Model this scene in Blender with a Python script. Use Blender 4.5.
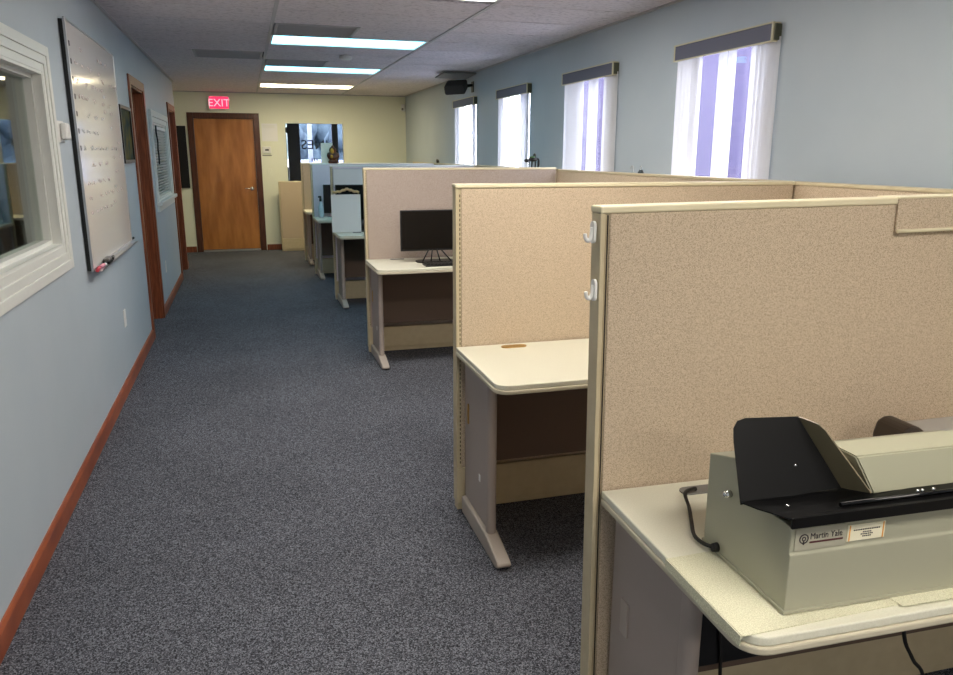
import bpy, bmesh, math, random
from mathutils import Vector, Matrix
random.seed(7)
for o in list(bpy.data.objects): bpy.data.objects.remove(o)
scn = bpy.context.scene
COL = scn.collection
R = math.radians

# ------------------------------------------------------------------ camera
yaw, pitch, roll = R(16.65), R(13.6), R(-0.16)
fwd = Vector((math.sin(yaw)*math.cos(pitch), math.cos(yaw)*math.cos(pitch), -math.sin(pitch)))
right = Vector((math.cos(yaw), -math.sin(yaw), 0)); down = fwd.cross(right)
r2 = math.cos(roll)*right + math.sin(roll)*down
d2 = -math.sin(roll)*right + math.cos(roll)*down
cam = bpy.data.cameras.new('camera'); co = bpy.data.objects.new('camera', cam); COL.objects.link(co)
m = Matrix((( r2.x, -d2.x, -fwd.x, 0), (r2.y, -d2.y, -fwd.y, 0), (r2.z, -d2.z, -fwd.z, 1.53), (0,0,0,1)))
co.matrix_world = m
cam.sensor_width = 36; cam.lens = 36*760/953; cam.clip_start = .05; cam.clip_end = 200
scn.camera = co

# ------------------------------------------------------------------ world and exposure
w = bpy.data.worlds.new('sky'); scn.world = w; w.use_nodes = True
bg = w.node_tree.nodes['Background']; bg.inputs[0].default_value = (.84, .88, 1, 1); bg.inputs[1].default_value = 9.0
scn.view_settings.view_transform = 'Standard'; scn.view_settings.look = 'None'
scn.view_settings.gamma = 1; scn.view_settings.use_curve_mapping = False
scn.view_settings.exposure = 0.36
COOL = (.25, .72, .90); COOL_S = 4.2          # two cool tubes half way down
WARM = (1.0, .86, .55); WARM_S = 15.0           # warm tube at the far end
NEAR = (1.0, .93, .83); NEAR_S = 18          # tubes over and behind the photographer

# ------------------------------------------------------------------ materials
def lin(r, g, b):
    f = lambda c: ((c/255+.055)/1.055)**2.4 if c > 10 else c/255/12.92
    return (f(r), f(g), f(b), 1)
def mat(name, col, rough=.5, metal=0, noise=None, bump=None, col2=None, coat=0, stretch=(1,1,1), emit=None, spec=.5):
    m = bpy.data.materials.new(name); m.use_nodes = True
    nt = m.node_tree; b = nt.nodes['Principled BSDF']
    c = lin(*col); b.inputs['Base Color'].default_value = c
    b.inputs['Roughness'].default_value = rough; b.inputs['Metallic'].default_value = metal
    b.inputs['Coat Weight'].default_value = coat; b.inputs['Specular IOR Level'].default_value = spec
    tc = nt.nodes.new('ShaderNodeTexCoord'); mp = nt.nodes.new('ShaderNodeMapping')
    mp.inputs['Scale'].default_value = stretch; nt.links.new(tc.outputs['Object'], mp.inputs[0])
    if noise:
        sc, lo, hi = noise
        n = nt.nodes.new('ShaderNodeTexNoise'); n.inputs['Scale'].default_value = sc; n.inputs['Detail'].default_value = 4
        nt.links.new(mp.outputs[0], n.inputs['Vector'])
        mr = nt.nodes.new('ShaderNodeMapRange'); mr.inputs[1].default_value = lo; mr.inputs[2].default_value = hi
        nt.links.new(n.outputs[0], mr.inputs[0])
        mx = nt.nodes.new('ShaderNodeMix'); mx.data_type = 'RGBA'
        mx.inputs[6].default_value = c; mx.inputs[7].default_value = lin(*(col2 or tuple(x*.8 for x in col)))
        nt.links.new(mr.outputs[0], mx.inputs[0]); nt.links.new(mx.outputs[2], b.inputs['Base Color'])
    if bump:
        sc, st, di = bump
        n = nt.nodes.new('ShaderNodeTexNoise'); n.inputs['Scale'].default_value = sc; n.inputs['Detail'].default_value = 3
        nt.links.new(mp.outputs[0], n.inputs['Vector'])
        bp = nt.nodes.new('ShaderNodeBump'); bp.inputs['Strength'].default_value = st; bp.inputs['Distance'].default_value = di
        nt.links.new(n.outputs[0], bp.inputs['Height']); nt.links.new(bp.outputs[0], b.inputs['Normal'])
    if emit:
        b.inputs['Emission Color'].default_value = (*emit[0], 1); b.inputs['Emission Strength'].default_value = emit[1]
    return m
def glass(name, tint=(1,1,1)):
    m = bpy.data.materials.new(name); m.use_nodes = True; nt = m.node_tree
    nt.nodes.clear()
    out = nt.nodes.new('ShaderNodeOutputMaterial'); mix = nt.nodes.new('ShaderNodeMixShader')
    tr = nt.nodes.new('ShaderNodeBsdfTransparent'); gl = nt.nodes.new('ShaderNodeBsdfGlossy'); fr = nt.nodes.new('ShaderNodeMath'); lw = nt.nodes.new('ShaderNodeLayerWeight'); fr.operation = 'POWER'; fr.inputs[1].default_value = 4.0; lw.inputs[0].default_value = .5; nt.links.new(lw.outputs['Facing'], fr.inputs[0])
    tr.inputs[0].default_value = (*tint, 1); gl.inputs['Roughness'].default_value = .01; 
    nt.links.new(fr.outputs[0], mix.inputs[0]); nt.links.new(tr.outputs[0], mix.inputs[1]); nt.links.new(gl.outputs[0], mix.inputs[2])
    nt.links.new(mix.outputs[0], out.inputs[0]); return m
def fabric_translucent(name, col, t=.5):
    m = bpy.data.materials.new(name); m.use_nodes = True; nt = m.node_tree; nt.nodes.clear()
    out = nt.nodes.new('ShaderNodeOutputMaterial'); mix = nt.nodes.new('ShaderNodeMixShader'); mix.inputs[0].default_value = t
    a = nt.nodes.new('ShaderNodeBsdfDiffuse'); b = nt.nodes.new('ShaderNodeBsdfTranslucent')
    a.inputs[0].default_value = lin(*col); b.inputs[0].default_value = lin(*col)
    nt.links.new(a.outputs[0], mix.inputs[1]); nt.links.new(b.outputs[0], mix.inputs[2]); nt.links.new(mix.outputs[0], out.inputs[0]); return m
def emis(name, col, s):
    m = bpy.data.materials.new(name); m.use_nodes = True; nt = m.node_tree; nt.nodes.clear()
    out = nt.nodes.new('ShaderNodeOutputMaterial'); e = nt.nodes.new('ShaderNodeEmission')
    e.inputs[0].default_value = (*col, 1); e.inputs[1].default_value = s; nt.links.new(e.outputs[0], out.inputs[0]); return m
def speckle(m, sc, stops):
    """random tuft colours: one value per small cell"""
    nt = m.node_tree; b = nt.nodes['Principled BSDF']
    tc = nt.nodes.new('ShaderNodeTexCoord'); v = nt.nodes.new('ShaderNodeTexVoronoi'); v.inputs['Scale'].default_value = sc
    sp = nt.nodes.new('ShaderNodeSeparateColor'); r = nt.nodes.new('ShaderNodeValToRGB')
    nt.links.new(tc.outputs['Object'], v.inputs['Vector']); nt.links.new(v.outputs['Color'], sp.inputs[0]); nt.links.new(sp.outputs[0], r.inputs[0])
    e = r.color_ramp.elements; e[0].position, e[0].color = stops[0][0], lin(*stops[0][1]); e[1].position, e[1].color = stops[-1][0], lin(*stops[-1][1])
    for p, c in stops[1:-1]: x = e.new(p); x.color = lin(*c)
    return nt, b, r
def fabric(name, a, b, sc=420):
    m = mat(name, a, .95, bump=(sc, .6, .002), spec=.15)
    k = tuple((x+y)/2 for x, y in zip(a, b))
    nt, bs, r = speckle(m, 520, ((0, b), (.35, tuple(x*.35+y*.65 for x, y in zip(b, a))), (1, tuple(min(255, x*1.02) for x in a))))
    nt.links.new(r.outputs[0], bs.inputs['Base Color']); return m
def wood(name, a, b, sc, stretch, rough=.4, coat=.2):
    m = mat(name, a, rough, noise=(sc, .35, .65), col2=b, stretch=stretch, coat=coat, bump=(sc*6, .15, .001)); return m

M = {}
M['wall_blue'] = mat('wall_blue', (184, 195, 204), .5, noise=(3, .3, .7), col2=(179, 191, 201), bump=(260, .12, .002))
M['wall_cream'] = mat('wall_cream', (234, 236, 216), .6, bump=(260, .12, .002))
M['wall_grey'] = mat('wall_grey', (150, 155, 158), .8)
M['tile'] = mat('tile', (232, 225, 229), .9, noise=(60, .5, .75), col2=(190, 183, 188), bump=(120, .5, .004), stretch=(.6, 1, 1), spec=.1)
M['grid'] = mat('grid', (190, 188, 190), .5)
M['tile_back'] = mat('tile_back', (60, 58, 60), .9)
def carpet():
    m = mat('carpet', (84, 84, 88), .98, bump=(300, .8, .004), spec=.05)
    nt, b, r = speckle(m, 280, ((0, (38, 39, 43)), (.5, (80, 82, 90)), (1, (138, 141, 151))))
    tc = nt.nodes.new('ShaderNodeTexCoord'); n2 = nt.nodes.new('ShaderNodeTexNoise'); n2.inputs['Scale'].default_value = 1.6; n2.inputs['Detail'].default_value = 5
    nt.links.new(tc.outputs['Object'], n2.inputs[0])
    mr = nt.nodes.new('ShaderNodeMapRange'); mr.inputs[1].default_value = .3; mr.inputs[2].default_value = .7; mr.inputs[3].default_value = .88; mr.inputs[4].default_value = 1.08
    nt.links.new(n2.outputs[0], mr.inputs[0])
    mx = nt.nodes.new('ShaderNodeMix'); mx.data_type = 'RGBA'; mx.blend_type = 'MULTIPLY'; mx.inputs[0].default_value = 1
    nt.links.new(r.outputs[0], mx.inputs[6]); nt.links.new(mr.outputs[0], mx.inputs[7]); nt.links.new(mx.outputs[2], b.inputs['Base Color'])
    return m
M['carpet'] = carpet()
M['trim_wood'] = wood('trim_wood', (160, 84, 48), (128, 62, 34), 8, (6, .6, 1))
M['casing_wood'] = wood('casing_wood', (150, 82, 50), (112, 58, 34), 8, (8, 8, .6))
M['door_wood'] = wood('door_wood', (192, 128, 64), (156, 96, 42), 2.6, (3.0, 3, .6), rough=.32, coat=.4)
M['white_wood'] = mat('white_wood', (226, 228, 224), .35)
M['white'] = mat('white', (235, 235, 232), .4)
M['board'] = mat('board', (228, 226, 224), .12, coat=.3)
M['alu'] = mat('alu', (190, 192, 196), .3, .8)
M['fabric'] = fabric('fabric', (212, 194, 170), (172, 153, 130), 420)
M['fabric_cool_cast'] = fabric('fabric_cool_cast', (188, 174, 164), (152, 137, 126))  # beige cloth with the cast of the cool lights put into its colour
M['fabric_grey'] = fabric('fabric_grey', (232, 222, 230), (206, 195, 204))
M['frame'] = mat('frame', (206, 192, 160), .45, noise=(20, .3, .7), col2=(198, 183, 150))
M['cap'] = mat('cap', (232, 222, 190), .4, noise=(8, .3, .7), col2=(224, 213, 180))
M['dark_slot'] = mat('dark_slot', (50, 38, 26), .8)
M['laminate'] = mat('laminate', (226, 224, 206), .35, noise=(300, .4, .6), col2=(220, 218, 199))
M['edge'] = mat('edge', (198, 190, 168), .45)
M['steel_taupe'] = mat('steel_taupe', (168, 156, 148), .5, bump=(500, .1, .001))
M['foot'] = mat('foot', (178, 168, 158), .4)
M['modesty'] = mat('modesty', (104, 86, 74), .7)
M['black'] = mat('black', (16, 16, 18), .35)
M['black_gloss'] = mat('black_gloss', (10, 10, 12), .12)
M['black_metal'] = mat('black_metal', (8, 8, 9), .42, spec=.22)
M['rubber'] = mat('rubber', (18, 18, 18), .6)
M['brass'] = mat('brass', (190, 150, 80), .35, .7)
M['grey_plastic'] = mat('grey_plastic', (120, 118, 115), .5)
M['machine'] = mat('machine', (164, 163, 143), .42, bump=(900, .08, .0006))
M['machine_lit'] = mat('machine_lit', (172, 171, 148), .42)  # same machine paint, lightened to carry the light falling on the hood
M['chrome'] = mat('chrome', (220, 220, 220), .15, 1)
M['ink'] = mat('ink', (48, 42, 46), .6)
M['ink_red'] = mat('ink_red', (78, 36, 38), .6)
M['sticker'] = mat('sticker', (232, 226, 200), .5)
M['orange'] = mat('orange', (226, 160, 70), .5)
M['mat_cream'] = mat('mat_cream', (228, 226, 200), .9, noise=(420, .42, .6), col2=(206, 203, 174), bump=(260, .9, .003), spec=.1)
M['valance'] = mat('valance', (98, 101, 120), .6)
M['valance_edge'] = mat('valance_edge', (206, 200, 170), .4)
M['olive'] = mat('olive', (82, 84, 66), .5)
M['vane'] = fabric_translucent('vane', (242, 242, 243), .6)
M['glass'] = glass('glass'); M['glass_room'] = glass('glass_room', (.82, .88, .84))
M['frame_dark'] = mat('frame_dark', (26, 24, 26), .4)
M['lavender'] = mat('lavender', (66, 59, 88), .9, noise=(6, .3, .7), col2=(58, 52, 80))
M['red_marker'] = mat('red_marker', (214, 70, 84), .4); M['pink_marker'] = mat('pink_marker', (230, 150, 170), .4)
M['brown_gold'] = mat('brown_gold', (120, 62, 24), .35, noise=(30, .35, .65), col2=(70, 30, 12)); M['gold'] = mat('gold', (206, 150, 50), .3, .4)
M['green'] = mat('green', (60, 92, 56), .7)
M['leaf'] = mat('leaf', (140, 156, 150), .9, noise=(4, .3, .7), col2=(92, 108, 110))
M['pavement'] = mat('pavement', (150, 152, 165), .9)
M['picture'] = mat('picture', (120, 108, 60), .5, noise=(9, .35, .65), col2=(62, 74, 78), spec=.05)
M['picture'].node_tree.nodes['Principled BSDF'].inputs['Roughness'].default_value = .9
M['paper'] = mat('paper', (240, 240, 240), .6)
M['red_exit'] = emis('red_exit', (1.0, .04, .12), 1.1)
M['pink_exit'] = emis('pink_exit', (1.0, .38, .46), 1.2)
M['cool_light'] = emis('cool_light', COOL, COOL_S); M['warm_light'] = emis('warm_light', WARM, WARM_S); M['near_light'] = emis('near_light', NEAR, NEAR_S)

# ------------------------------------------------------------------ mesh helpers
def bm_new(): return bmesh.new()
def add_box(bm, x0, x1, y0, y1, z0, z1, bev=0, seg=2, mi=0):
    t = bmesh.new()
    v = [t.verts.new(p) for p in ((x0,y0,z0),(x1,y0,z0),(x1,y1,z0),(x0,y1,z0),(x0,y0,z1),(x1,y0,z1),(x1,y1,z1),(x0,y1,z1))]
    for f in ((3,2,1,0),(4,5,6,7),(0,1,5,4),(1,2,6,5),(2,3,7,6),(3,0,4,7)): t.faces.new([v[i] for i in f])
    if bev: bmesh.ops.bevel(t, geom=t.edges[:], offset=bev, segments=seg, affect='EDGES', profile=.5)
    merge(bm, t, mi); return bm
def merge(bm, t, mi=0, mx=None):
    if mx is not None: t.transform(mx)
    vm = {v: bm.verts.new(v.co) for v in t.verts}
    for f in t.faces:
        try: nf = bm.faces.new([vm[v] for v in f.verts]); nf.material_index = mi if mi else f.material_index; nf.smooth = f.smooth
        except ValueError: pass
    t.free()
def box(*a, **k): return add_box(bm_new(), *a, **k)
def add_prism(bm, pts, axis, a, b, bev=0, mi=0):
    """pts: 2-D outline; extruded along axis from a to b. axis x: (y,z), y: (x,z), z: (x,y)"""
    t = bmesh.new()
    def P(p, s): return {'x': (s, p[0], p[1]), 'y': (p[0], s, p[1]), 'z': (p[0], p[1], s)}[axis]
    A = [t.verts.new(P(p, a)) for p in pts]; B = [t.verts.new(P(p, b)) for p in pts]
    t.faces.new(A); t.faces.new(B[::-1])
    n = len(pts)
    for i in range(n): t.faces.new((A[i], B[i], B[(i+1) % n], A[(i+1) % n]))
    bmesh.ops.recalc_face_normals(t, faces=t.faces[:])
    if bev: bmesh.ops.bevel(t, geom=t.edges[:], offset=bev, segments=2, affect='EDGES', profile=.5)
    merge(bm, t, mi); return bm
def prism(*a, **k): return add_prism(bm_new(), *a, **k)
def add_tube(bm, pts, r, seg=10, mi=0, cap=True):
    pts = [Vector(p) for p in pts]; n = len(pts); rs = r if isinstance(r, (list, tuple)) else [r]*n
    rings = []; up = Vector((0, 0, 1))
    for i, p in enumerate(pts):
        d = (pts[min(i+1, n-1)] - pts[max(i-1, 0)]).normalized()
        if abs(d.dot(up)) > .98: up = Vector((1, 0, 0)) if abs(d.x) < .9 else Vector((0, 1, 0))
        s = d.cross(up).normalized(); t = s.cross(d).normalized(); up = t
        rings.append([bm.verts.new(p + (s*math.cos(2*math.pi*k/seg) + t*math.sin(2*math.pi*k/seg))*rs[i]) for k in range(seg)])
    for i in range(n-1):
        for k in range(seg):
            f = bm.faces.new((rings[i][k], rings[i][(k+1) % seg], rings[i+1][(k+1) % seg], rings[i+1][k])); f.smooth = True; f.material_index = mi
    if cap:
        for rg in (rings[0][::-1], rings[-1]): bm.faces.new(rg).material_index = mi
    return bm
def tube(*a, **k): return add_tube(bm_new(), *a, **k)
def smooth_path(pts, n=6):
    P = [Vector(p) for p in pts]; out = []
    for i in range(len(P)-1):
        p0 = P[max(i-1, 0)]; p1 = P[i]; p2 = P[i+1]; p3 = P[min(i+2, len(P)-1)]
        for k in range(n):
            t = k/n
            out.append(.5*((2*p1) + (p2-p0)*t + (2*p0-5*p1+4*p2-p3)*t*t + (3*p1-p0-3*p2+p3)*t**3))
    out.append(P[-1]); return out
def add_lathe(bm, prof, c=(0,0,0), seg=20, mi=0):
    t = bmesh.new(); rings = []
    for r, z in prof: rings.append([t.verts.new((c[0]+r*math.cos(2*math.pi*k/seg), c[1]+r*math.sin(2*math.pi*k/seg), c[2]+z)) for k in range(seg)])
    for i in range(len(rings)-1):
        for k in range(seg):
            f = t.faces.new((rings[i][k], rings[i][(k+1) % seg], rings[i+1][(k+1) % seg], rings[i+1][k])); f.smooth = True
    t.faces.new(rings[0][::-1]); t.faces.new(rings[-1]); merge(bm, t, mi); return bm
def lathe(*a, **k): return add_lathe(bm_new(), *a, **k)
def add_ball(bm, c, r, sc=(1,1,1), sub=2, mi=0, jit=0):
    t = bmesh.new(); bmesh.ops.create_icosphere(t, subdivisions=sub, radius=r)
    for v in t.verts:
        k = 1 + random.uniform(-jit, jit)
        v.co = Vector((v.co.x*sc[0]*k, v.co.y*sc[1]*k, v.co.z*sc[2]*k)) + Vector(c)
    for f in t.faces: f.smooth = True
    merge(bm, t, mi); return bm
def ball(*a, **k): return add_ball(bm_new(), *a, **k)
def rrect(x0, x1, y0, y1, rr, seg=6):
    """rounded rectangle; rr = radius or four radii (x0y0, x1y0, x1y1, x0y1)"""
    if not isinstance(rr, (list, tuple)): rr = [rr]*4
    pts = []
    for (cx, cy, a0), r in zip(((x0, y0, 180), (x1, y0, 270), (x1, y1, 0), (x0, y1, 90)), rr):
        sx = 1 if cx == x0 else -1; sy = 1 if cy == y0 else -1
        if r < 1e-6: pts.append((cx, cy)); continue
        for k in range(seg+1):
            a = R(a0 + 90*k/seg); pts.append((cx + sx*r + r*math.cos(a), cy + sy*r + r*math.sin(a)))
    return pts
def obj(name, bm, material, parent=None, label=None, recalc=True):
    if recalc: bmesh.ops.recalc_face_normals(bm, faces=bm.faces[:])
    me = bpy.data.meshes.new(name); bm.to_mesh(me); bm.free()
    ms = material if isinstance(material, (list, tuple)) else [material]
    for x in ms: me.materials.append(M[x] if isinstance(x, str) else x)
    o = bpy.data.objects.new(name, me); COL.objects.link(o)
    if parent is not None: o.parent = parent
    if label: o['label'] = label
    return o
def tag(o, label, cat, group=None):
    o['label'] = label; o['category'] = cat
    if group: o['group'] = group
    return o
def thing(name, label, cat, loc=(0,0,0), rz=0, group=None):
    o = bpy.data.objects.new(name, None); COL.objects.link(o); o.location = loc; o.rotation_euler = (0, 0, rz)
    return tag(o, label, cat, group)
def struct(name, bm, material, parent=None):
    o = obj(name, bm, material, parent)
    if parent is None: o['kind'] = 'structure'
    return o
def text_bm(s, size, ext=.0006, align='LEFT'):
    cu = bpy.data.curves.new('t', 'FONT'); cu.body = s; cu.size = size; cu.extrude = ext; cu.align_x = align; cu.resolution_u = 3
    o = bpy.data.objects.new('t', cu); COL.objects.link(o); bpy.context.view_layer.update()
    me = bpy.data.meshes.new_from_object(o.evaluated_get(bpy.context.evaluated_depsgraph_get()))
    bm = bmesh.new(); bm.from_mesh(me); bpy.data.objects.remove(o); bpy.data.curves.remove(cu); bpy.data.meshes.remove(me); return bm
def wall_y(x0, x1, ya, yb, z1, holes):
    """wall running along Y, with holes (y0,y1,z0,z1)"""
    bm = bm_new(); y = ya
    for h in sorted(holes):
        add_box(bm, x0, x1, y, h[0], 0, z1)
        if h[2] > 0: add_box(bm, x0, x1, h[0], h[1], 0, h[2])
        add_box(bm, x0, x1, h[0], h[1], h[3], z1); y = h[1]
    add_box(bm, x0, x1, y, yb, 0, z1); return bm

# ------------------------------------------------------------------ the shell
ZC = 2.44; XL = -.83; XR = 2.6; YF = 12.8; YN = -4.0
struct('floor', box(-4.2, XR+.12, YN, 15.2, -.1, 0), 'carpet')
bm = bm_new()
gy = [6.58 + .565*k for k in range(-19, 12)]
gx = [-3.66, -2.35, -1.04, .26, 1.56, 2.86]
for i in range(len(gy)-1):
    for j in range(len(gx)-1):
        xa, xb = gx[j]+.004, min(gx[j+1]-.004, XR+.1)
        ya, yb = gy[i]+.007, gy[i+1]-.007
        if ya > 12.86: continue
        if j == 3 and any(abs((gy[i]) - t) < .01 for t in (6.58, 8.84, 11.1, 4.32, 2.06, -.2, -2.46)): continue
        if j == 3 and abs(gy[i]-6.015) < .01: xa = .9
        if j == 3 and abs(gy[i]-8.275) < .01: xa = .9
        if j == 2 and abs(gy[i]-7.71) < .01: xb = -.39
        add_box(bm, xa, xb, ya, yb, ZC, ZC+.018)
struct('ceiling', bm, 'tile')
struct('trim_1', box(-4.2, XR+.12, YN, 15.2, ZC+.12, ZC+.2), 'tile_back')
bm = bm_new()
for x in gx[1:5]: add_box(bm, x-.012, x+.012, YN, 12.8, ZC-.006, ZC+.003)
struct('trim_2', bm, 'grid')
bm = bm_new()
add_box(bm, XL, XL+.02, YN, 11.1, ZC-.012, ZC); add_box(bm, XR-.02, XR, YN, YF, ZC-.012, ZC); add_box(bm, -1.4, XR, YF-.02, YF, ZC-.012, ZC)
struct('trim_3', bm, 'grid')

HL = [(1.9, 3.92, 1.11, 1.875), (6.81, 7.64, 0, 2.06), (8.12, 9.60, 1.08, 1.82), (10.05, 10.88, 0, 2.04)]
struct('wall_left', wall_y(XL-.12, XL, YN, 11.1, ZC+.1, HL), 'wall_blue')
HR = [(3.44, 4.36, .85, 2.15), (5.22, 6.14, .85, 2.15), (6.97, 7.89, .85, 2.15), (8.72, 9.64, .85, 2.15)]
struct('wall_right', wall_y(XR, XR+.12, YN, YF, ZC+.1, HR), 'wall_blue')
bm = bm_new()
for a in ((-1.5, -.71, 0, 2.54), (-.71, .19, 2.05, 2.54), (.19, .66, 0, 2.54), (.66, 1.57, 0, .9), (.66, 1.57, 1.99, 2.54), (1.57, XR+.12, 0, 2.54)):
    add_box(bm, a[0], a[1], YF, YF+.12, a[2], a[3])
struct('wall_far', bm, 'wall_cream')
struct('wall_alcove', box(-1.5, -1.4, 11.1, YF, 0, 2.54), 'wall_cream')
struct('wall_near', box(-4.2, XR+.12, YN-.12, YN, 0, 2.54), 'wall_blue')
# rooms behind the left wall
bm = bm_new()
add_box(bm, -4.2, -4.1, YN, 11.1, 0, 2.54); add_box(bm, -4.1, XL-.12, 5.6, 5.7, 0, 2.54); add_box(bm, -4.1, -1.4, 11.0, 11.1, 0, 2.54)
struct('wall_side_rooms', bm, 'wall_grey')
# lobby beyond the far window
bm = bm_new()
add_box(bm, -.9, -.8, YF+.12, 15, 0, 2.54); add_box(bm, XR+.02, XR+.12, YF+.12, 15, 0, 2.54); add_box(bm, -.9, .78, 14.9, 15, 0, 2.54)
add_box(bm, -.9, XR+.12, YF+.12, 15, ZC, 2.5)
struct('wall_lobby', bm, 'wall_cream')

# baseboards
def bb(name, pts): struct(name, pts, 'trim_wood')
bm = bm_new()
for a, b in ((YN, 6.74), (7.71, 9.98), (10.95, 11.1)):
    add_prism(bm, [(XL, 0), (XL+.014, 0), (XL+.014, .075), (XL+.006, .09), (XL, .09)], 'y', a, b)
bb('baseboard_left', bm)
bm = bm_new()
for a, b in ((-1.4, -.80), (.28, XR)):
    add_box(bm, a, b, YF-.014, YF, 0, .09, .003)
struct('baseboard_far', bm, 'casing_wood')
bm = bm_new(); add_box(bm, XR-.014, XR, YN, YF, 0, .09, .003); bb('baseboard_right', bm)

# ------------------------------------------------------------------ doors in the left wall
def side_door(n, y0, y1, zt):
    bm = bm_new()
    for a, b in ((y0-.07, y0+.005), (y1-.005, y1+.07)): add_box(bm, XL, XL+.016, a, b, 0, zt+.07, .004)
    add_box(bm, XL, XL+.016, y0+.004, y1-.004, zt-.005, zt+.07, .004)
    add_box(bm, XL-.13, XL+.002, y0, y0+.018, 0, zt); add_box(bm, XL-.13, XL+.002, y1-.018, y1, 0, zt); add_box(bm, XL-.13, XL+.002, y0+.018, y1-.018, zt-.018, zt)
    add_box(bm, XL-.085, XL-.07, y0+.018, y0+.03, 0, zt-.018); add_box(bm, XL-.085, XL-.07, y1-.03, y1-.018, 0, zt-.018)
    d = struct('door_%d' % n, bm, 'casing_wood')
    obj('door_leaf', box(XL-.125, XL-.087, y0+.022, y1-.022, .008, zt-.022, .002), 'casing_wood', d)
    k = tube([(XL-.087, y0+.08, .97), (XL-.045, y0+.08, .97)], .01); add_ball(k, (XL-.035, y0+.08, .97), .026, (.8, 1, 1))
    obj('door_knob', k, 'brass', d)
side_door(1, 6.81, 7.64, 2.06); side_door(2, 10.05, 10.88, 2.04)

# far door
bm = bm_new()
for a, b in ((-.79, -.70), (.18, .27)): add_box(bm, a, b, YF-.018, YF+.10, 0, 2.13, .004)
add_box(bm, -.70, .18, YF-.018, YF+.10, 2.045, 2.13, .004)
d = struct('door_3', bm, wood('dark_casing', (96, 52, 30), (64, 32, 18), 8, (8, 8, .6)))
obj('door_leaf', box(-.697, .177, YF+.012, YF+.055, .03, 2.042, .002), 'door_wood', d)
obj('threshold', box(-.697, .177, YF-.03, YF+.06, 0, .022, .004), 'alu', d)
bm = lathe([(.03, 0), (.03, .008), (.02, .012)], seg=20); bm.transform(Matrix.Translation((.10, YF+.012, .98)) @ Matrix.Rotation(R(90), 4, 'X'))
hd = obj('door_handle', bm, 'chrome', d)
bm = tube([(.10, YF+.01, .98), (.10, YF-.04, .98), (.02, YF-.045, .985), (-.01, YF-.04, .985)], [.011, .011, .009, .007]); obj('lever', bm, 'chrome', hd)
obj('strike_plate', box(.177, .181, YF+.0, YF+.03, .93, 1.03), 'chrome', d)

# ------------------------------------------------------------------ big interior window in the left wall
def moulded_frame(bm, y0, y1, z0, z1, wd, steps):
    """steps: (outer offset fraction a, b, thickness)"""
    for a, b, t in steps:
        o, i = wd*b, wd*a
        add_box(bm, XL, XL+t, y0-o, y0-i, z0-o, z1+o, .003); add_box(bm, XL, XL+t, y1+i, y1+o, z0-o, z1+o, .003)
        add_box(bm, XL, XL+t, y0-i, y1+i, z1+i, z1+o, .003); add_box(bm, XL, XL+t, y0-i, y1+i, z0-o, z0-i, .003)
bm = bm_new(); y0, y1, z0, z1 = HL[0]
moulded_frame(bm, y0, y1, z0, z1, .115, ((0, .3, .006), (.3, .62, .012), (.62, 1, .018)))
for x0, x1, t in ((XL-.075, XL+.004, .012), (XL-.10, XL-.035, .03)):
    add_box(bm, x0, x1, y0, y0+t, z0, z1); add_box(bm, x0, x1, y1-t, y1, z0, z1); add_box(bm, x0, x1, y0+t, y1-t, z1-t, z1); add_box(bm, x0, x1, y0+t, y1-t, z0, z0+t)
wn = struct('window_1', bm, 'white_wood')
obj('window_pane', box(XL-.074, XL-.068, y0+.03, y1-.03, z0+.03, z1-.03), 'glass_room', wn)
# second interior window with blinds
bm = bm_new(); y0, y1, z0, z1 = HL[2]
moulded_frame(bm, y0, y1, z0, z1, .11, ((0, .45, .012), (.45, 1, .024)))
add_box(bm, XL, XL+.055, y0-.13, y1+.13, z0-.05, z0-.015, .004)
add_box(bm, XL-.10, XL, y0, y0+.02, z0, z1); add_box(bm, XL-.10, XL, y1-.02, y1, z0, z1); add_box(bm, XL-.10, XL, y0+.02, y1-.02, z1-.02, z1); add_box(bm, XL-.10, XL, y0+.02, y1-.02, z0, z0+.02)
wn = struct('window_2', bm, 'white_wood')
obj('window_pane', box(XL-.064, XL-.058, y0+.02, y1-.02, z0+.02, z1-.02), 'glass', wn)
t = thing('horizontal_blind', 'white slatted horizontal blind behind the small white framed window in the blue left wall', 'blind', (XL-.022, 8.86, 1.45))
bm = bm_new()
for k in range(24):
    z = 1.10+.029*k-1.45
    add_prism(bm, [(-.012, z-.009), (-.010, z-.011), (.012, z+.009), (.010, z+.011)], 'y', -.71, .71)
obj('slat', bm, 'white', t, 'row of white slats')['kind'] = 'stuff'
obj('head_rail', box(-.015, .02, -.715, .715, .31, .345, .003), 'white', t)
bm = tube(smooth_path([(0, 0, .17), (.004, -.06, .10), (0, .05, .02), (.004, -.03, -.06), (.0, .04, -.12), (0, .02, -.2)]), .007, 8)
bm.transform(Matrix.Translation((XL+.012, 8.45, 1.62)))
tag(obj('cable_loop', bm, 'rubber'), 'thin black cord hanging in curls over the small white framed window', 'cord')

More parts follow.
